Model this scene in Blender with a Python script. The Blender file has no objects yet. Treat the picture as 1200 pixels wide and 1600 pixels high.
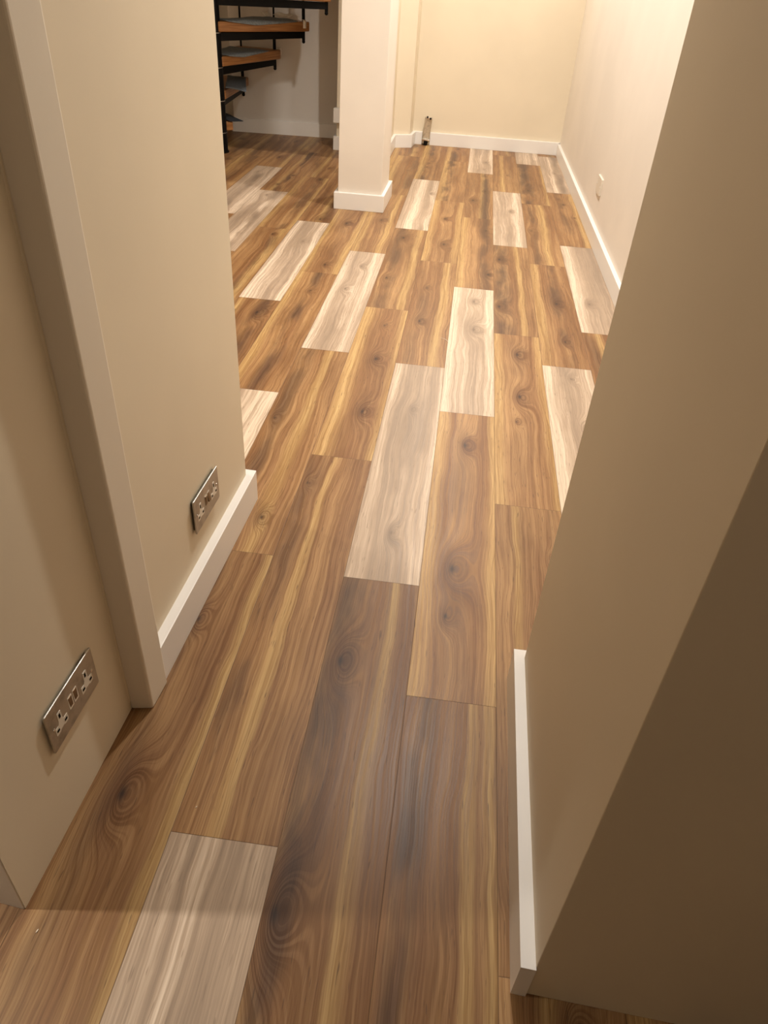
import bpy, bmesh, math, random
from mathutils import Vector, Matrix

# ------------------------------------------------------------------ camera, light, exposure
S = 1.19                                    # metres per plan unit (the plan is drawn in eye heights)
SC = bpy.context.scene
COL = SC.collection
SC.view_settings.view_transform = 'Standard'
SC.view_settings.look = 'None'
SC.view_settings.gamma = 1.0
SC.view_settings.use_curve_mapping = False
SC.view_settings.exposure = 0.42

cd = bpy.data.cameras.new('camera'); cam = bpy.data.objects.new('camera', cd); COL.objects.link(cam)
R_ = Vector((0.99138282, 0.11739024, 0.05813462)); U_ = Vector((-0.11700458, 0.59395347, 0.79594548))
W_ = Vector((-0.05890697, 0.79588869, -0.60257046))
cam.matrix_world = Matrix(((R_.x, U_.x, -W_.x, 0), (R_.y, U_.y, -W_.y, 0), (R_.z, U_.z, -W_.z, S), (0, 0, 0, 1)))
cd.sensor_fit = 'HORIZONTAL'; cd.sensor_width = 36; cd.lens = 1137.33 / 1200 * 36
cd.clip_start = 0.02
SC.camera = cam

world = bpy.data.worlds.new('world'); SC.world = world; world.use_nodes = True
world.node_tree.nodes['Background'].inputs[0].default_value = (1.0, 0.86, 0.70, 1)
world.node_tree.nodes['Background'].inputs[1].default_value = 0.02

CEIL = 2.06
def lamp(name, x, y, z, power, colour=(1.0, 0.80, 0.58), cone=150, blend=0.6, size=0.045, aim=None):
    l = bpy.data.lights.new(name, 'SPOT'); l.energy = power; l.color = colour
    l.spot_size = math.radians(cone); l.spot_blend = blend; l.shadow_soft_size = size
    o = bpy.data.objects.new(name, l); COL.objects.link(o); o.location = (x*S, y*S, z*S)
    if aim:
        d = Vector((aim[0]*S, aim[1]*S, aim[2]*S)) - o.location
        o.rotation_euler = d.to_track_quat('-Z', 'Y').to_euler()
    return o
WARM = (1.0, 0.95, 0.88)
lamp('downlight', 0.03, 2.02, 2.03, 100, WARM)
lamp('downlight', 0.02, 3.45, 2.03, 88, WARM)
lamp('downlight', 0.02, 4.85, 2.03, 82, WARM)
lamp('downlight', -1.45, 1.72, 2.03, 36, WARM)
lamp('downlight', -1.1, 3.1, 2.03, 3, WARM)
lamp('downlight', -1.25, 0.292, 2.03, 85, WARM, cone=86, blend=0.8, size=0.03)
lamp('downlight', 0.20, -0.75, 2.03, 6, WARM)

# ------------------------------------------------------------------ mesh helpers
def finish(name, bm, mat, parent=None, bevel=0, smooth=False, segs=2):
    bmesh.ops.recalc_face_normals(bm, faces=bm.faces)
    me = bpy.data.meshes.new(name); bm.to_mesh(me); bm.free()
    if smooth:
        for f in me.polygons: f.use_smooth = True
    o = bpy.data.objects.new(name, me); COL.objects.link(o)
    if mat: me.materials.append(mat)
    if parent: o.parent = parent
    if bevel:
        m = o.modifiers.new('bevel', 'BEVEL'); m.width = bevel; m.segments = segs; m.limit_method = 'ANGLE'
        m.angle_limit = math.radians(40)
    return o
def prism_bm(pts, z0, z1, bm=None, k=S):
    bm = bm or bmesh.new()
    lo = [bm.verts.new((x*k, y*k, z0*k)) for x, y in pts]; hi = [bm.verts.new((x*k, y*k, z1*k)) for x, y in pts]
    n = len(pts)
    bm.faces.new(lo[::-1]); bm.faces.new(hi)
    for i in range(n): bm.faces.new((lo[i], lo[(i+1) % n], hi[(i+1) % n], hi[i]))
    return bm
def box_bm(c, s, bm=None, rot=None):
    bm = bm or bmesh.new()
    m = Matrix.Translation(Vector(c)) @ (rot.to_4x4() if rot else Matrix.Identity(4)) @ Matrix.Diagonal((s[0], s[1], s[2], 1))
    bmesh.ops.create_cube(bm, size=1, matrix=m); return bm
def cyl_bm(a, b, r, n=20, bm=None, r2=None):
    bm = bm or bmesh.new(); a = Vector(a); b = Vector(b); d = b - a
    m = Matrix.Translation((a + b)/2) @ d.to_track_quat('Z', 'Y').to_matrix().to_4x4()
    bmesh.ops.create_cone(bm, cap_ends=True, segments=n, radius1=r, radius2=r if r2 is None else r2, depth=d.length, matrix=m); return bm
def structure(o): o['kind'] = 'structure'; return o
def tag(o, label, cat, group=None):
    o['label'] = label; o['category'] = cat
    if group: o['group'] = group
    return o
def empty(name, loc, rot=None):
    o = bpy.data.objects.new(name, None); COL.objects.link(o); o.location = loc
    if rot: o.rotation_euler = rot
    return o

# ------------------------------------------------------------------ materials
class NT:
    def __init__(s, name):
        s.m = bpy.data.materials.new(name); s.m.use_nodes = True; s.t = s.m.node_tree
        s.b = s.t.nodes['Principled BSDF']
    def n(s, kind, **kw):
        x = s.t.nodes.new(kind)
        for k, v in kw.items(): setattr(x, k, v)
        return x
    def put(s, sock, v):
        if isinstance(v, bpy.types.NodeSocket): s.t.links.new(v, sock)
        else:
            if hasattr(sock, 'default_value'):
                try: sock.default_value = v
                except Exception: sock.default_value = (v[0], v[1], v[2], 1)
    def math(s, op, a, b=0.0, c=0.0, clamp=False):
        x = s.n('ShaderNodeMath', operation=op, use_clamp=clamp)
        s.put(x.inputs[0], a); s.put(x.inputs[1], b); s.put(x.inputs[2], c); return x.outputs[0]
    def step(s, v, lo, hi, o0=0.0, o1=1.0):
        x = s.n('ShaderNodeMapRange', interpolation_type='SMOOTHSTEP')
        for i, q in enumerate((v, lo, hi, o0, o1)): s.put(x.inputs[i], q)
        return x.outputs[0]
    def xyz(s, a, b, c):
        x = s.n('ShaderNodeCombineXYZ'); s.put(x.inputs[0], a); s.put(x.inputs[1], b); s.put(x.inputs[2], c); return x.outputs[0]
    def sep(s, v):
        x = s.n('ShaderNodeSeparateXYZ'); s.put(x.inputs[0], v); return x.outputs
    def noise(s, vec, scale=1.0, detail=2.0, rough=0.5):
        x = s.n('ShaderNodeTexNoise'); s.put(x.inputs['Vector'], vec); x.inputs['Scale'].default_value = scale
        x.inputs['Detail'].default_value = detail; x.inputs['Roughness'].default_value = rough; return x.outputs[0]
    def mix(s, f, a, b, mode='MIX'):
        x = s.n('ShaderNodeMix', data_type='RGBA', blend_type=mode)
        s.put(x.inputs[0], f)
        for i, q in ((6, a), (7, b)): s.put(x.inputs[i], q if isinstance(q, bpy.types.NodeSocket) else (*q, 1))
        return x.outputs[2]
    def attr(s, name):
        x = s.n('ShaderNodeAttribute'); x.attribute_name = name; return x.outputs['Vector']
    def bump(s, h, strength, dist):
        x = s.n('ShaderNodeBump'); s.put(x.inputs['Height'], h); x.inputs['Strength'].default_value = strength
        x.inputs['Distance'].default_value = dist; s.t.links.new(x.outputs[0], s.b.inputs['Normal'])
    def set(s, col=None, rough=None, metal=None, spec=None):
        if col is not None: s.put(s.b.inputs['Base Color'], col if isinstance(col, bpy.types.NodeSocket) else (*col, 1))
        if rough is not None: s.put(s.b.inputs['Roughness'], rough)
        if metal is not None: s.put(s.b.inputs['Metallic'], metal)
        if spec is not None: s.put(s.b.inputs['Specular IOR Level'], spec)
        return s.m
def obj_coord(t): return t.n('ShaderNodeTexCoord').outputs['Object']

def paint(name, col, rough, spec=0.3, amt=0.03, bump=0.02):
    t = NT(name); c = obj_coord(t)
    n = t.noise(c, 2.2, 3); n2 = t.noise(c, 260, 2)
    col2 = tuple(v*(1-amt*1.6) for v in col)
    t.set(t.mix(t.step(n, 0.35, 0.65), col, col2), rough, 0, spec)
    t.bump(n2, bump*4, 0.0004)
    return t.m
WALL = paint('cream_wall_paint', (0.765, 0.668, 0.512), 0.62, 0.3)
WALLW = paint('pale_wall_paint', (0.79, 0.722, 0.635), 0.62, 0.3)
CEILM = paint('ceiling_paint', (0.80, 0.78, 0.72), 0.8, 0.2)
GLOSS = paint('white_satin_paint', (0.83, 0.80, 0.76), 0.32, 0.5, 0.01, 0.01)
LINING = paint('door_lining_paint', (0.76, 0.69, 0.58), 0.38, 0.45, 0.015, 0.01)
SHUT = paint('white_lining_paint', (0.82, 0.80, 0.76), 0.4, 0.45, 0.015, 0.01)

def metal_mat(name, col, rough, amt=0.15, scale=40):
    t = NT(name); c = obj_coord(t)
    x, y, z = t.sep(c)
    n = t.noise(t.xyz(t.math('MULTIPLY', x, 25), t.math('MULTIPLY', y, 25), t.math('MULTIPLY', z, 900)), 1, 2)
    n2 = t.noise(c, scale, 3)
    t.set(t.mix(t.step(n2, 0.4, 0.75), col, tuple(v*(1-amt*2) for v in col)),
          t.step(n, 0.2, 0.8, rough-0.06, rough+0.1), 1.0)
    return t.m
STEEL = metal_mat('brushed_steel', (0.52, 0.51, 0.48), 0.40)
CHROME = metal_mat('polished_steel', (0.75, 0.72, 0.68), 0.16)
GALV = metal_mat('galvanised_steel', (0.74, 0.68, 0.56), 0.5, 0.12, 60)
def plain(name, col, rough, spec=0.4, metal=0.0, amt=0.1, scale=30):
    t = NT(name); n = t.noise(obj_coord(t), scale, 3)
    return t.set(t.mix(t.step(n, 0.35, 0.7), col, tuple(v*(1-amt) for v in col)), rough, metal, spec)
BLACKM = plain('black_powder_coat', (0.0025, 0.0025, 0.003), 0.5, 0.15)
DARK = plain('dark_void', (0.01, 0.008, 0.006), 0.8, 0.1)
PLASTIC = plain('white_plastic', (0.72, 0.66, 0.56), 0.35, 0.5, amt=0.02)
ROCKER = metal_mat('rocker_steel', (0.26, 0.19, 0.12), 0.38)
FELT = plain('grey_felt', (0.25, 0.285, 0.31), 0.9, 0.1, amt=0.25, scale=80)
FELT2 = plain('slate_felt', (0.13, 0.15, 0.17), 0.9, 0.1, amt=0.25, scale=80)
FELTD = plain('charcoal_felt', (0.035, 0.038, 0.043), 0.9, 0.1, amt=0.25, scale=80)
TAPE = plain('pale_masking_tape', (0.85, 0.80, 0.72), 0.6, 0.3, amt=0.03)
ALCOVE = paint('alcove_wall_paint', (0.70, 0.655, 0.60), 0.6, 0.3)
WHITEBOX = plain('white_board', (0.78, 0.74, 0.68), 0.5, 0.3, amt=0.03)
CHIP = plain('pale_wood_chip', (0.85, 0.74, 0.58), 0.7, 0.2)
BACKBOX = plain('dark_pattress', (0.10, 0.085, 0.055), 0.6, 0.2)  # even dark olive brown for the socket back boxes
PATCH = plain('brown_grime', (0.05, 0.035, 0.02), 0.9, 0.1)
def tread_wood():
    t = NT('oiled_oak_tread'); x, y, z = t.sep(obj_coord(t))
    n = t.noise(t.xyz(t.math('MULTIPLY', x, 5), t.math('MULTIPLY', y, 5), t.math('MULTIPLY', z, 120)), 1, 3)
    return t.set(t.mix(t.step(n, 0.3, 0.7), (0.42, 0.20, 0.07), (0.27, 0.115, 0.035)), 0.42, 0, 0.4)
OAK = tread_wood()

def floor_mat():
    t = NT('wood_plank_floor'); M = t.math
    uv = t.n('ShaderNodeUVMap'); uv.uv_map = 'plank'
    u, v, _ = t.sep(uv.outputs[0])
    pale, tone, seed = t.sep(t.attr('pa'))
    s1, s2, sw = t.sep(t.attr('sap'))
    du0, dw, ds = t.sep(t.attr('dark'))
    PW = 0.1542*S; PL = 1.00768*S
    lo = lambda fu, fv, off, det=2.0: t.noise(t.xyz(M('ADD', M('MULTIPLY', u, fu), M('MULTIPLY', seed, 7.3)), M('MULTIPLY', v, fv), M('ADD', seed, off)), 1, det)
    w1 = M('SUBTRACT', lo(5, 1.9, 0.0), 0.5)            # slow wander of the grain
    w2 = M('SUBTRACT', lo(14, 6.5, 3.1), 0.5)
    F = M('ADD', u, M('ADD', M('MULTIPLY', w1, 0.070), M('MULTIPLY', w2, 0.016)))
    core = None
    for nm in ('k1', 'k2', 'k3'):
        ku, kv, ks = t.sep(t.attr(nm))
        a = M('MAXIMUM', M('MULTIPLY', ks, 1.05), 0.004)
        dx = M('DIVIDE', M('SUBTRACT', M('ADD', u, M('MULTIPLY', w2, 0.012)), ku), a)
        dy = M('DIVIDE', M('SUBTRACT', M('ADD', v, M('MULTIPLY', w1, 0.03)), kv), M('MULTIPLY', a, 2.3))
        d2 = M('ADD', M('MULTIPLY', dx, dx), M('MULTIPLY', dy, dy))
        g = M('MULTIPLY', M('POWER', 2.718, M('MULTIPLY', d2, -0.9)), M('MULTIPLY', ks, 2.1))
        F = M('ADD', F, g)
        cr = M('MULTIPLY', M('POWER', 2.718, M('MULTIPLY', d2, -1.5)), M('MINIMUM', M('MULTIPLY', ks, 45), 1.0))
        cc = M('MULTIPLY', M('POWER', 2.718, M('MULTIPLY', d2, -34)), M('MINIMUM', M('MULTIPLY', ks, 45), 1.0))
        core = (cr, cc) if core is None else (M('MAXIMUM', core[0], cr), M('MAXIMUM', core[1], cc))
    # growth rings are level lines of F
    rn = t.noise(t.xyz(M('MULTIPLY', F, 150), M('MULTIPLY', v, 0.8), seed), 1, 2, 0.6)
    rs = M('SINE', M('MULTIPLY', M('ADD', F, M('MULTIPLY', rn, 0.004)), 2*math.pi/0.0052))
    ring = t.step(M('ADD', M('MULTIPLY', rs, M('ADD', 0.12, M('MULTIPLY', core[0], 0.40))), rn), 0.36, 0.66)
    rs2 = M('SINE', M('MULTIPLY', M('ADD', F, M('MULTIPLY', rn, 0.006)), 2*math.pi/0.0125))
    rn = M('ADD', rn, M('MULTIPLY', rs2, 0.06))
    ring = M('MULTIPLY', M('ADD', ring, t.step(rn, 0.36, 0.60)), 0.5)
    streak = t.noise(t.xyz(M('MULTIPLY', M('ADD', M('MULTIPLY', u, 0.7), M('MULTIPLY', F, 0.3)), 150), M('MULTIPLY', v, 2.2), M('ADD', seed, 31.0)), 1, 3, 0.65)
    band = t.noise(t.xyz(M('MULTIPLY', F, 34), M('MULTIPLY', v, 0.5), M('ADD', seed, 9.0)), 1, 3, 0.55)
    cloud = lo(9, 2.2, 5.0, 3.0)
    fibre = t.noise(t.xyz(M('MULTIPLY', u, 620), M('MULTIPLY', v, 14), seed), 1, 2, 0.6)
    fleck = t.noise(t.xyz(M('MULTIPLY', u, 330), M('MULTIPLY', v, 22), M('ADD', seed, 2.0)), 1, 1)
    # heartwood
    col = t.mix(t.step(band, 0.34, 0.66), (0.30, 0.155, 0.068), (0.48, 0.285, 0.128))
    col = t.mix(M('MULTIPLY', t.step(cloud, 0.40, 0.72), 0.55), col, (0.185, 0.088, 0.040))
    # sapwood stripes and dark mineral streaks wander with the grain
    uw = M('DIVIDE', M('ADD', u, M('MULTIPLY', w1, 0.030)), PW)
    uw2 = M('ADD', uw, M('ADD', M('MULTIPLY', w2, 0.07), M('MULTIPLY', M('SUBTRACT', band, 0.5), 0.22)))
    def stripe(c, w): return t.step(M('ABSOLUTE', M('SUBTRACT', uw2, c)), M('MULTIPLY', w, 0.1), M('MULTIPLY', w, 1.25), 1.0, 0.0)
    sap = M('MAXIMUM', stripe(s1, sw), stripe(s2, M('MULTIPLY', sw, 0.8)))
    sap = M('MULTIPLY', sap, t.step(lo(8, 1.3, 12.0), 0.22, 0.5, 0.45, 1.0))
    col = t.mix(t.step(streak, 0.44, 0.75, 0.0, 0.42), col, (0.20, 0.095, 0.040))
    col = t.mix(t.step(streak, 0.26, 0.44, 0.32, 0.0), col, (0.52, 0.33, 0.155))
    col = t.mix(M('MULTIPLY', sap, 0.72), col, t.mix(t.step(streak, 0.35, 0.65), (0.66, 0.455, 0.20), (0.50, 0.31, 0.12)))
    dk = M('MULTIPLY', M('MULTIPLY', stripe(du0, dw), ds), t.step(lo(10, 3.0, 21.0, 3.0), 0.36, 0.60))
    col = t.mix(M('MULTIPLY', dk, 0.8), col, (0.085, 0.050, 0.036))
    col = t.mix(M('MULTIPLY', core[0], 0.52), col, (0.13, 0.066, 0.035))
    # ring, fibre, flecks
    col = t.mix(M('MULTIPLY', t.step(ring, 0.0, 1.0, 1.0, 0.0), M('ADD', 0.46, M('MULTIPLY', core[0], 0.40))), col, t.mix(1.0, col, (0.50, 0.40, 0.32), 'MULTIPLY'))
    col = t.mix(M('MULTIPLY', t.step(fibre, 0.30, 0.58, 1.0, 0.0), 0.36), col, t.mix(1.0, col, (0.55, 0.48, 0.42), 'MULTIPLY'))
    col = t.mix(t.step(fleck, 0.68, 0.76, 0.0, 0.55), col, (0.08, 0.045, 0.03))
    col = t.mix(M('MULTIPLY', core[1], 0.85), col, (0.030, 0.020, 0.018))
    # tone of the single plank, then the limed pale planks
    hsv = t.n('ShaderNodeHueSaturation'); t.put(hsv.inputs['Color'], col)
    t.put(hsv.inputs['Value'], tone); hsv.inputs['Saturation'].default_value = 1.0
    base = hsv.outputs[0]
    bw = t.n('ShaderNodeRGBToBW'); t.put(bw.inputs[0], base)
    ramp = t.n('ShaderNodeValToRGB'); t.put(ramp.inputs[0], bw.outputs[0]); e = ramp.color_ramp.elements
    e[0].position = 0.03; e[0].color = (0.20, 0.145, 0.105, 1); e[1].position = 0.36; e[1].color = (0.76, 0.61, 0.46, 1)
    q = e.new(0.19); q.color = (0.455, 0.335, 0.235, 1)
    base = t.mix(pale, base, ramp.outputs[0])
    # joints between planks
    eu = M('MINIMUM', u, M('SUBTRACT', PW, u)); ev = M('MINIMUM', v, M('SUBTRACT', PL, v))
    e_ = M('MINIMUM', eu, ev)
    joint = t.step(e_, 0.0003, 0.0011, 1.0, 0.0)
    base = t.mix(M('MULTIPLY', joint, 0.55), base, (0.05, 0.03, 0.018))
    t.set(base, t.step(ring, 0, 1, 0.36, 0.44), 0, 0.20)
    t.bump(M('ADD', M('MULTIPLY', fibre, 0.35), M('SUBTRACT', M('MULTIPLY', ring, 0.15), M('MULTIPLY', joint, 1.5))), 0.35, 0.0005)
    return t.m
FLOOR = floor_mat()

# ------------------------------------------------------------------ floor: every plank laid where the photo has it
random.seed(11)
X0, PWU, PLU = 0.0013028, 0.1542196, 1.00768
BASE = {-5: 2.503, -4: 1.825, -3: 1.127, -2: 0.517, -1: 1.089, 0: 0.811, 1: 1.403, 2: 2.192, 3: 2.496,
        -6: 2.352, -7: 2.99, -8: 3.52, -9: 2.75, -10: 3.2, -11: 2.5, -12: 3.0, -13: 2.2, -14: 2.8, -15: 2.4, 4: 3.1, 5: 2.7, 6: 2.2, 7: 2.9}
PALE = {(0, 1), (0, 4), (1, 2), (2, -1), (2, 3), (3, 0), (3, 2), (-1, 0), (-2, -1), (-2, 3), (-3, 1), (-4, -1), (-5, 0), (-7, 0), (-8, 0), (-9, 0), (-10, -1)}
# (row, number): pale, tone, sapwood u1,u2,width, dark u,width,strength, knots (u fraction, v fraction, size m)
SPEC = {
 (0, 0): (1.06, (0.04, 0.97, 0.17), (0.45, 0.3, 0.25), [(0.50, 0.83, 0.030), (0.42, 0.34, 0.040), (0.36, 0.20, 0.022)]),
 (0, -1): (0.88, (0.72, 0.95, 0.08), (0.16, 0.20, 1.0), [(0.20, 0.42, 0.0)]),
 (0, 1): (1.12, (0.05, 0.92, 0.14), (0.5, 0.3, 0.2), [(0.55, 0.60, 0.034), (0.52, 0.86, 0.024)]),
 (0, 2): (1.06, (0.12, 1.2, 0.16), (0.75, 0.22, 0.8), [(0.85, 0.18, 0.030), (0.78, 0.80, 0.026)]),
 (-1, -1): (0.80, (0.66, 1.3, 0.10), (0.16, 0.22, 1.0), [(0.20, 0.78, 0.034), (0.10, 0.34, 0.042)]),
 (-1, 0): (0.95, (0.08, 0.95, 0.10), (0.52, 0.16, 0.6), [(0.52, 0.16, 0.020), (0.50, 0.72, 0.014)]),
 (-1, 1): (1.03, (0.74, 1.3, 0.15), (0.25, 0.2, 0.5), [(0.30, 0.35, 0.024), (0.32, 0.68, 0.018)]),
 (-1, 2): (1.06, (0.06, 0.9, 0.16), (0.5, 0.3, 0.1), [(0.55, 0.25, 0.030), (0.45, 0.66, 0.028)]),
 (-2, 0): (0.98, (0.42, 1.3, 0.07), (0.14, 0.20, 0.6), [(0.10, 0.88, 0.016)]),
 (-2, -1): (0.92, (0.38, -0.4, 0.10), (0.55, 0.08, 0.5), [(0.50, 0.62, 0.010)]),
 (-2, 1): (1.08, (0.12, 0.96, 0.18), (0.5, 0.3, 0.1), [(0.62, 0.24, 0.030), (0.58, 0.58, 0.030), (0.55, 0.85, 0.018)]),
 (-2, 2): (1.02, (0.80, 1.3, 0.12), (0.30, 0.24, 0.7), [(0.35, 0.86, 0.036), (0.25, 0.32, 0.022)]),
 (-2, 3): (1.15, (0.42, -0.5, 0.20), (0.75, 0.12, 0.5), [(0.8, 0.7, 0.02)]),
 (-3, -1): (0.86, (0.97, 1.3, 0.12), (0.30, 0.15, 0.4), [(0.42, 0.44, 0.036), (0.40, 0.80, 0.020)]),
 (-3, 0): (1.00, (0.62, 1.3, 0.13), (0.20, 0.18, 0.7), [(0.62, 0.12, 0.020), (0.15, 0.55, 0.018)]),
 (-3, 1): (1.08, (0.78, 0.10, 0.12), (0.5, 0.3, 0.3), [(0.35, 0.55, 0.024), (0.5, 0.82, 0.018)]),
 (-3, 2): (1.04, (0.10, 0.8, 0.13), (0.5, 0.3, 0.2), [(0.5, 0.5, 0.026)]),
 (-4, 0): (1.04, (0.06, 1.3, 0.14), (0.55, 0.16, 0.9), [(0.55, 0.80, 0.020)]),
 (-4, 1): (1.04, (0.94, 0.04, 0.15), (0.5, 0.3, 0.2), [(0.55, 0.10, 0.026), (0.5, 0.7, 0.026)]),
 (-4, -1): (1.18, (0.85, 1.3, 0.2), (0.3, 0.3, 0.1), [(0.25, 0.6, 0.02)]),
 (-5, -1): (1.02, (0.1, 1.3, 0.12), (0.7, 0.22, 0.9), [(0.66, 0.88, 0.034)]),
 (-5, 0): (1.14, (0.15, 0.9, 0.12), (0.6, 0.25, 0.2), [(0.6, 0.7, 0.02)]),
 (1, -1): (0.92, (0.3, 1.3, 0.08), (0.85, 0.12, 0.5), [(0.78, 0.82, 0.014)]),
 (1, 0): (1.08, (0.05, 0.96, 0.17), (0.5, 0.3, 0.2), [(0.48, 0.55, 0.034), (0.50, 0.84, 0.030), (0.40, 0.40, 0.016)]),
 (1, 1): (1.00, (0.66, 1.3, 0.12), (0.22, 0.26, 1.0), [(0.14, 0.25, 0.038), (0.16, 0.80, 0.034)]),
 (1, 2): (1.10, (0.75, -0.4, 0.14), (0.5, 0.3, 0.3), [(0.6, 0.6, 0.02)]),
 (2, 0): (1.03, (0.10, 1.3, 0.14), (0.55, 0.20, 0.8), [(0.55, 0.55, 0.028), (0.58, 0.20, 0.02)]),
 (2, -1): (1.12, (0.08, 1.3, 0.2), (0.4, 0.2, 0.3), [(0.55, 0.92, 0.020), (0.62, 0.62, 0.026)]),
 (2, 1): (1.02, (0.60, 1.3, 0.14), (0.25, 0.15, 0.6), [(0.2, 0.5, 0.02)]),
 (2, 2): (0.98, (0.95, 1.3, 0.12), (0.25, 0.30, 1.0), [(0.30, 0.3, 0.036)]),
}
fbm = bmesh.new(); uvl = fbm.loops.layers.uv.new('plank')
layers = {k: fbm.faces.layers.float_vector.new(k) for k in ('pa', 'sap', 'dark', 'k1', 'k2', 'k3')}
FX0, FX1, FY0, FY1 = -2.3, 1.25, -1.3, 6.1
PW, PL = PWU*S, PLU*S
for r in range(-16, 9):
    xa = X0 + r*PWU; b = BASE.get(r, 2.0 + (r*0.37) % 1)
    for n in range(-6, 6):
        ya = b + n*PLU; x0c, x1c = max(xa, FX0), min(xa+PWU, FX1); y0c, y1c = max(ya, FY0), min(ya+PLU, FY1)
        if x1c <= x0c or y1c <= y0c: continue
        vs = [fbm.verts.new((x*S, y*S, 0)) for x, y in ((x0c, y0c), (x1c, y0c), (x1c, y1c), (x0c, y1c))]
        f = fbm.faces.new(vs)
        for l in f.loops: l[uvl].uv = (l.vert.co.x - xa*S, l.vert.co.y - ya*S)
        rnd = random.random
        sp = SPEC.get((r, n))
        pal = 1.0 if (r, n) in PALE else 0.0
        if sp is None:
            kn = [(0.25+0.5*rnd(), rnd(), 0.012+0.024*rnd()) for _ in range(random.choice((1, 2, 2)))]
            sp = (0.96+0.12*rnd(), random.choice([(0.06, 0.95, 0.16), (0.12, 1.3, 0.16), (0.85, 1.3, 0.14), (0.62, 1.3, 0.12), (0.38, 1.3, 0.10)]),
                  (0.15+0.7*rnd(), 0.2, random.choice((0.2, 0.6, 1.0))), kn)
        f[layers['pa']] = (pal, sp[0], (r*3.71 + n*1.93) % 17)
        f[layers['sap']] = sp[1]; f[layers['dark']] = sp[2]
        ks = list(sp[3]) + [(0.5, 0.5, 0.0)]*3
        for nm, k in zip(('k1', 'k2', 'k3'), ks): f[layers[nm]] = (k[0]*PW, k[1]*PL, k[2])
# slab below the planks so the floor has thickness
floor = finish('floor', fbm, FLOOR); structure(floor)
for f in floor.data.polygons:
    if f.normal.z < 0: f.flip()
structure(finish('floor', prism_bm([(-2.3, -1.3), (1.25, -1.3), (1.25, 6.1), (-2.3, 6.1)], -0.06, -0.002), CEILM)).name = 'floor_slab'

# ------------------------------------------------------------------ shell
def wall(name, pts, mat=WALL, z0=0.0, z1=CEIL, bevel=0.0): return structure(finish(name, prism_bm(pts, z0, z1), mat, bevel=bevel))
wall('ceiling', [(-2.3, -1.3), (1.25, -1.3), (1.25, 6.1), (-2.3, 6.1)], CEILM, CEIL, CEIL+0.08)
wall('wall_left_near', [(-2.3, 0.560), (-0.4600, 0.3960), (-0.4540, 0.3893), (-0.4430, 0.7095), (-0.445, 0.774), (-2.3, 0.774)])
wall('wall_left_middle', [(-0.4275, 0.7745), (-0.4070, 1.296), (-2.3, 1.36), (-2.3, 0.775)], bevel=0.003)
wall('wall_left', [(-2.3, 1.36), (-2.22, 1.36), (-2.22, 6.0), (-2.3, 6.0)])
wall('wall_stair_back', [(-1.636, 5.477), (-0.86, 5.54), (-0.86, 6.0), (-1.9, 6.0), (-1.80, 5.76)], ALCOVE)
wall('wall_left_back', [(-2.3, 5.95), (-1.8, 5.95), (-1.8, 6.05), (-2.3, 6.05)])
wall('wall_back', [(-0.9, 5.588-0.016), (1.2, 5.616+0.020), (1.2, 6.0), (-0.9, 6.0)])
wall('wall_partition_left', [(-0.868, 5.162), (-0.70, 5.165), (-0.70, 4.9), (-0.522, 4.9), (-0.522, 5.397), (-0.416, 5.445), (-0.405, 5.62), (-0.868, 5.62)])
wall('wall_right', [(0.652, 0.85), (1.25, 0.85), (1.25, 6.0), (0.604, 6.0), (0.608, 5.6), (0.634, 2.777)], WALLW)
wall('wall_right_near', [(0.188, 0.381), (1.25, 0.333), (1.25, 0.862), (0.192, 0.862)], bevel=0.0012)
wall('wall_right_camera', [(1.0, -1.3), (1.25, -1.3), (1.25, 0.34), (1.0, 0.345)])
wall('wall_left_camera', [(-2.3, -1.3), (-2.2, -1.3), (-2.2, 0.58), (-2.3, 0.58)])
wall('wall_rear', [(-2.3, -1.35), (1.25, -1.35), (1.25, -1.25), (-2.3, -1.25)])
# pillar
wall('wall_pillar', [(-0.624, 3.784), (-0.409, 3.787), (-0.405, 4.09), (-0.620, 4.09)], WALLW, bevel=0.003)

# door linings
structure(finish('trim_1', prism_bm([(-0.4548, 0.4000), (-0.900, 0.438), (-0.900, 0.426), (-0.4548, 0.3880)], 0, 1.95), SHUT, bevel=0.001))
structure(finish('trim_2', prism_bm([(-0.4435, 0.7090), (-0.4085, 0.7150), (-0.4045, 0.7720), (-0.445, 0.7745)], 0, CEIL), LINING, bevel=0.0045, segs=3))
structure(finish('trim_3', prism_bm([(-0.4435, 0.7055), (-0.4415, 0.7070), (-0.4410, 0.7110), (-0.4440, 0.7110)], 0.02, CEIL), WALL, bevel=0.0008))

# skirting: one board per wall run
def skirt(name, pts, inner, h=0.078, mat=GLOSS, bevel=0.0018):
    return structure(finish(name, prism_bm(pts + inner[::-1], 0.0, h), mat, bevel=bevel, segs=2))
skirt('baseboard_left', [(-0.4090, 0.7725), (-0.3895, 1.3000), (-0.3890, 1.3150), (-1.9, 1.378)], [(-0.4290, 0.7725), (-0.4080, 1.2950), (-0.4090, 1.2955), (-1.9, 1.358)])
skirt('baseboard_right_near', [(0.1885, 0.3775), (0.1700, 0.3785), (0.1745, 0.8785), (0.40, 0.8785)], [(0.1885, 0.3810), (0.1890, 0.3810), (0.1920, 0.8620), (0.40, 0.8620)], h=0.076)
skirt('baseboard_right', [(0.634, 0.863), (0.6165, 2.777), (0.590, 5.598)], [(0.650, 0.863), (0.6345, 2.777), (0.6085, 5.610)], h=0.071)
skirt('baseboard_back', [(-0.285, 5.572), (0.592, 5.598)], [(-0.285, 5.590), (0.61, 5.620)], h=0.079)
skirt('baseboard_stair', [(-1.80, 5.742), (-1.645, 5.459), (-0.86, 5.524)], [(-1.81, 5.76), (-1.636, 5.478), (-0.86, 5.541)], h=0.084)
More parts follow.
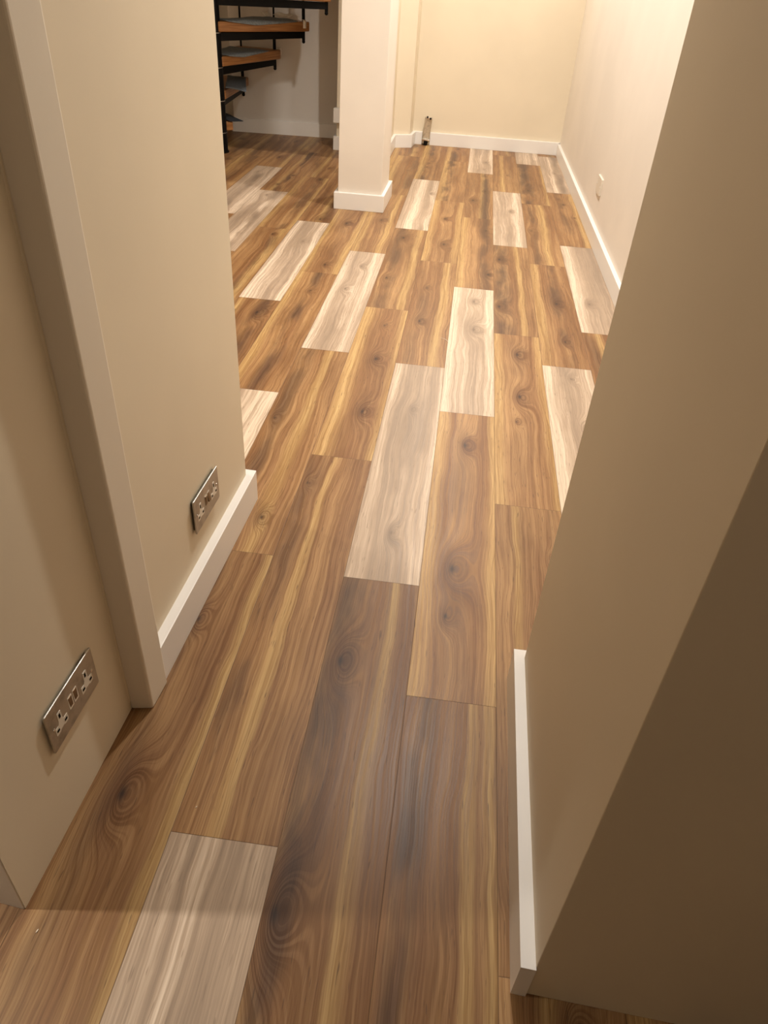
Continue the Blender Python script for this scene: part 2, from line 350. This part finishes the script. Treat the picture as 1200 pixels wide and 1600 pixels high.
skirt('baseboard_partition', [(-0.885, 5.60), (-0.886, 5.144), (-0.72, 5.148), (-0.72, 4.882), (-0.504, 4.882), (-0.504, 5.380), (-0.397, 5.430), (-0.386, 5.566), (-0.338, 5.570)],
      [(-0.867, 5.60), (-0.868, 5.162), (-0.70, 5.165), (-0.70, 4.9), (-0.522, 4.9), (-0.522, 5.397), (-0.416, 5.445), (-0.405, 5.588), (-0.338, 5.590)], h=0.080)
def ring_skirt(name, outer, inner, h):
    bm = bmesh.new(); n = len(outer)
    A = [[bm.verts.new((x*S, y*S, z*S)) for x, y in poly] for z in (0, h) for poly in (outer, inner)]
    for i in range(n):
        j = (i+1) % n
        bm.faces.new((A[0][i], A[0][j], A[2][j], A[2][i])); bm.faces.new((A[1][i], A[1][j], A[3][j], A[3][i]))
        bm.faces.new((A[2][i], A[2][j], A[3][j], A[3][i])); bm.faces.new((A[0][i], A[0][j], A[1][j], A[1][i]))
    return structure(finish(name, bm, GLOSS, bevel=0.0025, segs=2))
ring_skirt('baseboard_pillar', [(-0.642, 3.766), (-0.392, 3.769), (-0.387, 4.108), (-0.638, 4.108)], [(-0.6242, 3.7838), (-0.4088, 3.7868), (-0.4048, 4.0902), (-0.6202, 4.0902)], 0.079)

# ------------------------------------------------------------------ double sockets
def rounded(w, h, r, n=5):
    pts = []
    for cx, cy, a0 in ((w/2-r, h/2-r, 0), (-w/2+r, h/2-r, 90), (-w/2+r, -h/2+r, 180), (w/2-r, -h/2+r, 270)):
        for i in range(n+1):
            a = math.radians(a0 + 90*i/n); pts.append((cx+r*math.cos(a), cy+r*math.sin(a)))
    return pts
def plate_bm(pts, y0, y1, bm=None, off=(0, 0)):      # local frame: x along the wall, z up, -y out of the wall
    bm = bm or bmesh.new()
    a = [bm.verts.new((x+off[0], -y0, z+off[1])) for x, z in pts]; b = [bm.verts.new((x+off[0], -y1, z+off[1])) for x, z in pts]
    bm.faces.new(a); bm.faces.new(b[::-1])
    for i in range(len(pts)): j = (i+1) % len(pts); bm.faces.new((a[i], b[i], b[j], a[j]))
    return bm
LOBE = [(-0.0042, 0.0150), (0.0042, 0.0150), (0.0050, 0.0140), (0.0050, 0.0040), (0.0078, 0.0005), (0.0160, 0.0005), (0.0165, 0.0), (0.0165, -0.0085),
        (0.0155, -0.0095), (0.0065, -0.0095), (0.0050, -0.0080), (-0.0050, -0.0080), (-0.0065, -0.0095), (-0.0155, -0.0095), (-0.0165, -0.0085), (-0.0165, 0.0), (-0.0160, 0.0005), (-0.0078, 0.0005), (-0.0050, 0.0040), (-0.0050, 0.0140)]
def socket(loc, ang, label, depth, tilts, out):
    t = empty('double_socket', loc, (0, 0, ang)); tag(t, label, 'socket')
    bk = plate_bm(rounded(0.135, 0.076, 0.004), 0.0, depth-0.003); finish('back_box', bk, BACKBOX, t)
    fp = plate_bm(rounded(0.146, 0.086, 0.0025), depth-0.0035, depth); finish('faceplate', fp, STEEL, t, bevel=0.0011)['label'] = 'brushed steel faceplate'
    lobe = [(x*1.08, z*1.55) for x, z in LOBE]
    for sx in (-1, 1):
        ins = finish('outlet_insert', plate_bm(lobe, depth-0.001, depth+0.0006, off=(sx*0.041, -0.004)), PLASTIC, t, bevel=0.0004)
        ins['label'] = 'pale plastic three-pin insert'
        for (px, pz, w, h) in ((0, 0.0150, 0.0044, 0.0085), (-0.0115, -0.0068, 0.0068, 0.0044), (0.0115, -0.0068, 0.0068, 0.0044)):
            finish('pin_hole', box_bm((sx*0.041+px, -(depth+0.0006), -0.004+pz), (w, 0.0008, h)), DARK, ins)
        finish('screw', cyl_bm((sx*0.0603, -depth+0.0005, 0.0), (sx*0.0603, -depth-0.0009, 0.0), 0.0030, 16), CHROME, t, bevel=0.0004)
        sw = finish('rocker_switch', box_bm((0, 0, 0), (0.0100, 0.0050, 0.0240)), ROCKER, t, bevel=0.0008)
        sw.location = (sx*0.0078, -depth+out, 0.0040); sw.rotation_euler = (tilts[(sx+1)//2], 0, 0)
        fr = finish('switch_surround', plate_bm(rounded(0.0126, 0.0268, 0.0012), depth-0.0005, depth+0.0004, off=(sx*0.0078, 0.0040)), PLASTIC, t)
    return t
socket((-0.4475*S, 0.580*S, 0.1865*S), math.radians(90-1.95), 'steel double wall socket low on the near left wall, in front of the door lining', 0.007, (0.03, 0.03), 0.0018)
socket((-0.4165*S, 1.0535*S, 0.1830*S), math.radians(90-2.3), 'steel double wall socket above the left skirting board, beyond the door lining', 0.0095, (0.05, -0.16), 0.0005)

# white plate on the far right wall
t = empty('wall_plate', (0.6260*S, 3.745*S, 0.222*S), (0, 0, math.radians(-90+0.5)))
tag(t, 'small white plastic plate low on the far right wall', 'wall plate')
finish('plate', plate_bm(rounded(0.146, 0.086, 0.004), -0.003, 0.011), PLASTIC, t, bevel=0.002)
for sx in (-1, 1): finish('screw_cap', cyl_bm((sx*0.060, -0.0105, 0), (sx*0.060, -0.0125, 0), 0.004, 14), WHITEBOX, t)

# ------------------------------------------------------------------ metal conduit channel in the gap of the back skirting
t = empty('metal_channel', (-0.3135*S, 5.562*S, 0.0)); tag(t, 'upright galvanised metal channel in the gap of the back skirting board', 'channel')
t.rotation_euler = (math.radians(2), math.radians(4), 0)
hw, hh, dp = 0.0275, 0.198, 0.012
cb = box_bm((0, 0.006, hh/2+0.010), (2*hw, 0.003, hh)); box_bm((-hw, -0.001, hh/2+0.010), (0.003, 0.016, hh), cb); box_bm((hw, -0.001, hh/2+0.010), (0.003, 0.016, hh), cb)
finish('channel_body', cb, GALV, t, bevel=0.0007)
finish('bracket', box_bm((0, -0.004, 0.040), (2*hw+0.006, 0.014, 0.012)), CHROME, t, bevel=0.001)
finish('clip', box_bm((0.004, -0.008, hh+0.003), (0.040, 0.014, 0.012)), CHROME, t, bevel=0.002)
for sx, dz in ((-0.010, 0.012), (0.015, 0.004)):
    finish('bolt', cyl_bm((sx, -0.012, hh+dz), (sx, -0.022, hh+dz), 0.0075, 6), BLACKM, t)
finish('cable_end', cyl_bm((0.0, -0.004, 0.002), (0.004, -0.006, 0.034), 0.016, 12), DARK, t)

# white box on the partition, behind the pillar
t = tag(finish('wall_box', box_bm((-0.835*S, 5.146*S, 0.202*S), (0.10*S, 0.040*S, 0.082*S)), WHITEBOX, bevel=0.003), 'white box fixed to the partition wall, half hidden behind the pillar', 'box')

# ------------------------------------------------------------------ spiral staircase
PC = (-1.529, 4.795); RB = 0.650
ANG = [-78, -54, -29, -6, 19, 50.5, 72.5, 93, 116]          # from the top down
ZR = [0.793+0.17*(4-i) for i in range(9)]
stair = empty('spiral_staircase', (PC[0]*S, PC[1]*S, 0)); tag(stair, 'black metal spiral staircase with thick oak treads in the far left corner', 'staircase')
pm = finish('centre_pole', cyl_bm((0, 0, 0), (0, 0, CEIL*S), 0.040*S, 32), BLACKM, stair, smooth=False)
finish('base_plate', cyl_bm((0, 0, 0), (0, 0, 0.010), 0.052*S, 32), BLACKM, stair)
finish('base_sleeve', cyl_bm((0, 0, 0.010), (0, 0, 0.111*S-0.004), 0.046*S, 32), BLACKM, stair, bevel=0.002)
def pol(a, r, tt):
    c, s_ = math.cos(a), math.sin(a); return Vector((r*c - tt*s_, r*s_ + tt*c, 0))*S
for i, (ang, zr) in enumerate(zip(ANG, ZR)):
    a = math.radians(ang)
    if zr > 1.75: pass
    finish('collar', cyl_bm((0, 0, zr*S-0.004), (0, 0, zr*S), 0.0475*S, 32), STEEL, stair)
    finish('sleeve', cyl_bm((0, 0, zr*S), (0, 0, (zr+0.1665)*S), 0.046*S, 32), BLACKM, stair)
    wid = {8: 24, 7: 23, 6: 22, 5: 22}.get(i, 26)
    # wooden tread: wedge with rounded inner corner
    pts = []
    def P(r, tt): v = pol(a, r, tt); return (v.x, v.y)
    ro = 0.672 if i != 7 else 0.655
    pts = [P(0.016, -0.050), P(0.640, -0.052), P(ro, -0.046)]
    for k in range(1, 6):
        b = math.radians(wid)*k/5; pts.append(P(ro*math.cos(b), ro*math.sin(b)))
    pts += [P(0.055*math.cos(1.6), 0.055*math.sin(1.6)), P(0.010, 0.03), P(0.004, -0.030)]
    if i == 7: pts = [(x, min(y, 0.672*S)) for x, y in pts]
    if i == 8: pts = [P(0.012, -0.088)] + [P(0.30, -0.085)] + [P(0.62, -0.04)] + pts[3:]
    if i == 8: pts = [(x, min(y, 0.60*S)) for x, y in pts]
    tr = finish('tread', prism_bm(pts, (zr+0.003)*S, (zr+0.053)*S, k=1), OAK, stair, bevel=0.008, segs=3)
    # bracket arm under the tread
    br = bmesh.new()
    top, bot0, bot1 = zr*S, (zr-0.043)*S, (zr-0.034)*S
    q = [(pol(a, 0.03, -0.020), top), (pol(a, RB, -0.020), top), (pol(a, RB, -0.020), bot1), (pol(a, 0.03, -0.020), bot0)]
    q2 = [(pol(a, 0.03, -0.006), top), (pol(a, RB, -0.006), top), (pol(a, RB, -0.006), bot1), (pol(a, 0.03, -0.006), bot0)]
    va = [br.verts.new((p.x, p.y, z)) for p, z in q]; vb = [br.verts.new((p.x, p.y, z)) for p, z in q2]
    br.faces.new(va); br.faces.new(vb[::-1])
    for k in range(4): j = (k+1) % 4; br.faces.new((va[k], vb[k], vb[j], va[j]))
    finish('tread_bracket', br, BLACKM, stair, bevel=0.002)
    e = pol(a, RB, -0.012)
    if i == 8: continue
    bal = finish('baluster', cyl_bm((e.x, e.y, (zr-0.048)*S), (e.x, e.y, min(zr+0.80, CEIL)*S), 0.0062*S, 12), BLACKM, stair)
    finish('baluster_sleeve', cyl_bm((e.x, e.y, (zr-0.045)*S), (e.x, e.y, (zr+0.130)*S), 0.0098*S, 16), BLACKM, bal)
    bm = bmesh.new(); bmesh.ops.create_icosphere(bm, subdivisions=2, radius=0.0105*S, matrix=Matrix.Translation((e.x, e.y, (zr-0.052)*S)))
    finish('end_cap', bm, BLACKM, bal, smooth=True)

# protective felt on the treads: grid over the tread with a drooping near edge
def felt(i, r0, r1, t1, droop, mat, label, grp=None, tip=0.5, over=0.010):
    a = math.radians(ANG[i]); z = (ZR[i]+0.0545)*S; bm = bmesh.new(); nr, nt = 22, 14; g = []
    rnd = random.Random(i)
    for ir in range(nr+1):
        f = ir/nr; r = r0+(r1-r0)*f; row = []
        d = droop*max(0, 1-abs(f-tip)/(tip if f < tip else 1-tip)) ** 0.8
        tmax = min(t1*(0.25+0.9*f), 0.40)
        # hanging strip then top sheet
        for k in range(4):
            q = 1-k/4; p = pol(a, r, -0.052-over*(0.4+0.6*q)); row.append(bm.verts.new((p.x, p.y, z-d*q*S+0.001)))
        for k in range(nt+1):
            tt = -0.050+(tmax+0.050)*k/nt; p = pol(a, r, tt)
            lift = 0.004*math.sin(9*f+i)*math.sin(5*k/nt) + 0.003*rnd.random()*0.4
            row.append(bm.verts.new((p.x, p.y, z+0.002+max(0, lift)*S)))
        g.append(row)
    for ir in range(nr):
        for k in range(len(g[0])-1): bm.faces.new((g[ir][k], g[ir+1][k], g[ir+1][k+1], g[ir][k+1]))
    o = finish('felt_sheet', bm, mat, smooth=True); o.location = (PC[0]*S, PC[1]*S, 0)
    m = o.modifiers.new('thick', 'SOLIDIFY'); m.thickness = 0.003; m.offset = 1
    tag(o, label, 'felt sheet', grp); return o
felt(4, 0.06, 0.52, 0.22, 0.012, FELT, 'grey felt sheet on the highest stair tread in view')
felt(5, 0.06, 0.57, 0.20, 0.020, FELT, 'light grey felt sheet on the long stair tread, tape at its outer end', tip=0.40)
felt(6, 0.06, 0.50, 0.20, 0.016, FELT, 'pointed grey felt sheet on the third stair tread from the floor', tip=0.35)
def sheet(corners, mat, label, sag=0.004, n=12):
    """draped stiff sheet through four plan corners (x, y, z), with a soft sag"""
    a, b, c, d = [Vector(q)*S for q in corners]; bm = bmesh.new(); g = []
    for i in range(n+1):
        row = []
        for j in range(n+1):
            u, v = i/n, j/n
            p = (a*(1-u)+b*u)*(1-v) + (d*(1-u)+c*u)*v
            p.z += sag*math.sin(math.pi*u*1.3+v*2)*0.6 - sag*1.5*max(0, u-0.55)
            row.append(bm.verts.new(p))
        g.append(row)
    for i in range(n):
        for j in range(n): bm.faces.new((g[i][j], g[i+1][j], g[i+1][j+1], g[i][j+1]))
    o = finish('felt_sheet', bm, mat, smooth=True)
    m = o.modifiers.new('thick', 'SOLIDIFY'); m.thickness = 0.003; m.offset = 0
    tag(o, label, 'felt sheet'); return o
sheet([(-1.476, 4.800, 0.350), (-1.350, 4.800, 0.340), (-1.500, 5.340, 0.349), (-1.610, 5.300, 0.351)], FELT2, 'dark grey felt sheet drooping over the short stair tread second from the floor')
sheet([(-1.530, 4.870, 0.172), (-1.465, 4.820, 0.171), (-1.400, 4.880, 0.168), (-1.600, 5.110, 0.172)], FELTD, 'charcoal felt corner sticking out from the lowest stair tread', sag=0.0015)
# tape strips
def strip(i, r, tt, ang, ln, w, lab, dz=0.0, tilt=0.0, drop=False, rx=0.0):
    a = math.radians(ANG[i]); p = pol(a, r, tt); bm = bmesh.new(); n = 10; vs = []
    for k in range(n+1):
        x = (k/n-0.5)*ln; zz = 0.004*math.sin(k*0.9)+ tilt*x
        if drop: zz = -max(0, (k/n-0.35))**1.0*ln*0.9; x = (min(k/n, 0.4)-0.5)*ln
        vs.append([bm.verts.new((x, y, zz)) for y in (-w/2, w/2)])
    for k in range(n): bm.faces.new((vs[k][0], vs[k+1][0], vs[k+1][1], vs[k][1]))
    o = finish('tape_strip', bm, TAPE, smooth=True); o.location = (PC[0]*S+p.x, PC[1]*S+p.y, (ZR[i]+0.0625+dz)*S); o.rotation_euler = (rx, 0, a+ang)
    m = o.modifiers.new('thick', 'SOLIDIFY'); m.thickness = 0.0012
    tag(o, lab, 'tape'); return o
strip(5, 0.590, 0.112, math.pi/2, 0.19, 0.050, 'long pale tape strip along the outer end of the long felt-covered stair tread', dz=0.014, rx=-0.35)
strip(5, 0.500, 0.165, 0.2, 0.07, 0.050, 'small curled piece of pale tape at the back of the long stair tread', dz=0.016, rx=0.5)
strip(5, 0.622, -0.0655, -math.pi/2, 0.085, 0.028, 'pale tape tab folded over the near edge of the long stair tread', drop=True)
strip(6, 0.6865, -0.033, 0.0, 0.085, 0.030, 'pale tape tab hanging off the outer end of the third stair tread', drop=True)

# ------------------------------------------------------------------ crumbs on the floor
def crumb(name, x, y, ln, w, h, rz, label, cat, curve=0.0):
    bm = bmesh.new(); n = 8; rings = []
    for k in range(n+1):
        f = k/n; s_ = math.sin(math.pi*min(max(f, 0.06), 0.94))**0.6; xx = (f-0.5)*ln; yy = curve*math.sin(math.pi*f)
        rings.append([bm.verts.new((xx, yy+w/2*s_*math.cos(t_), h/2+h/2*s_*math.sin(t_))) for t_ in [2*math.pi*j/6 for j in range(6)]])
    for k in range(n):
        for j in range(6): bm.faces.new((rings[k][j], rings[k][(j+1) % 6], rings[k+1][(j+1) % 6], rings[k+1][j]))
    bm.faces.new(rings[0]); bm.faces.new(rings[-1][::-1])
    o = finish(name, bm, CHIP, smooth=True); o.location = (x*S, y*S, 0.0002); o.rotation_euler = (0, 0, rz); tag(o, label, cat)
crumb('wood_chip', -0.426, 0.3655, 0.0060, 0.0022, 0.0016, 1.35, 'tiny pale wood chip on the floor beside the near left wall corner', 'wood chip')
crumb('wood_chip', -0.284, 0.5580, 0.0045, 0.0018, 0.0014, 1.1, 'tiny pale wood chip on the plank joint left of centre', 'wood chip')
crumb('loose_fibre', -0.010, 2.305, 0.055, 0.0022, 0.0016, -0.9, 'thin curved pale fibre lying on a brown plank in the middle of the room', 'fibre', curve=0.008)
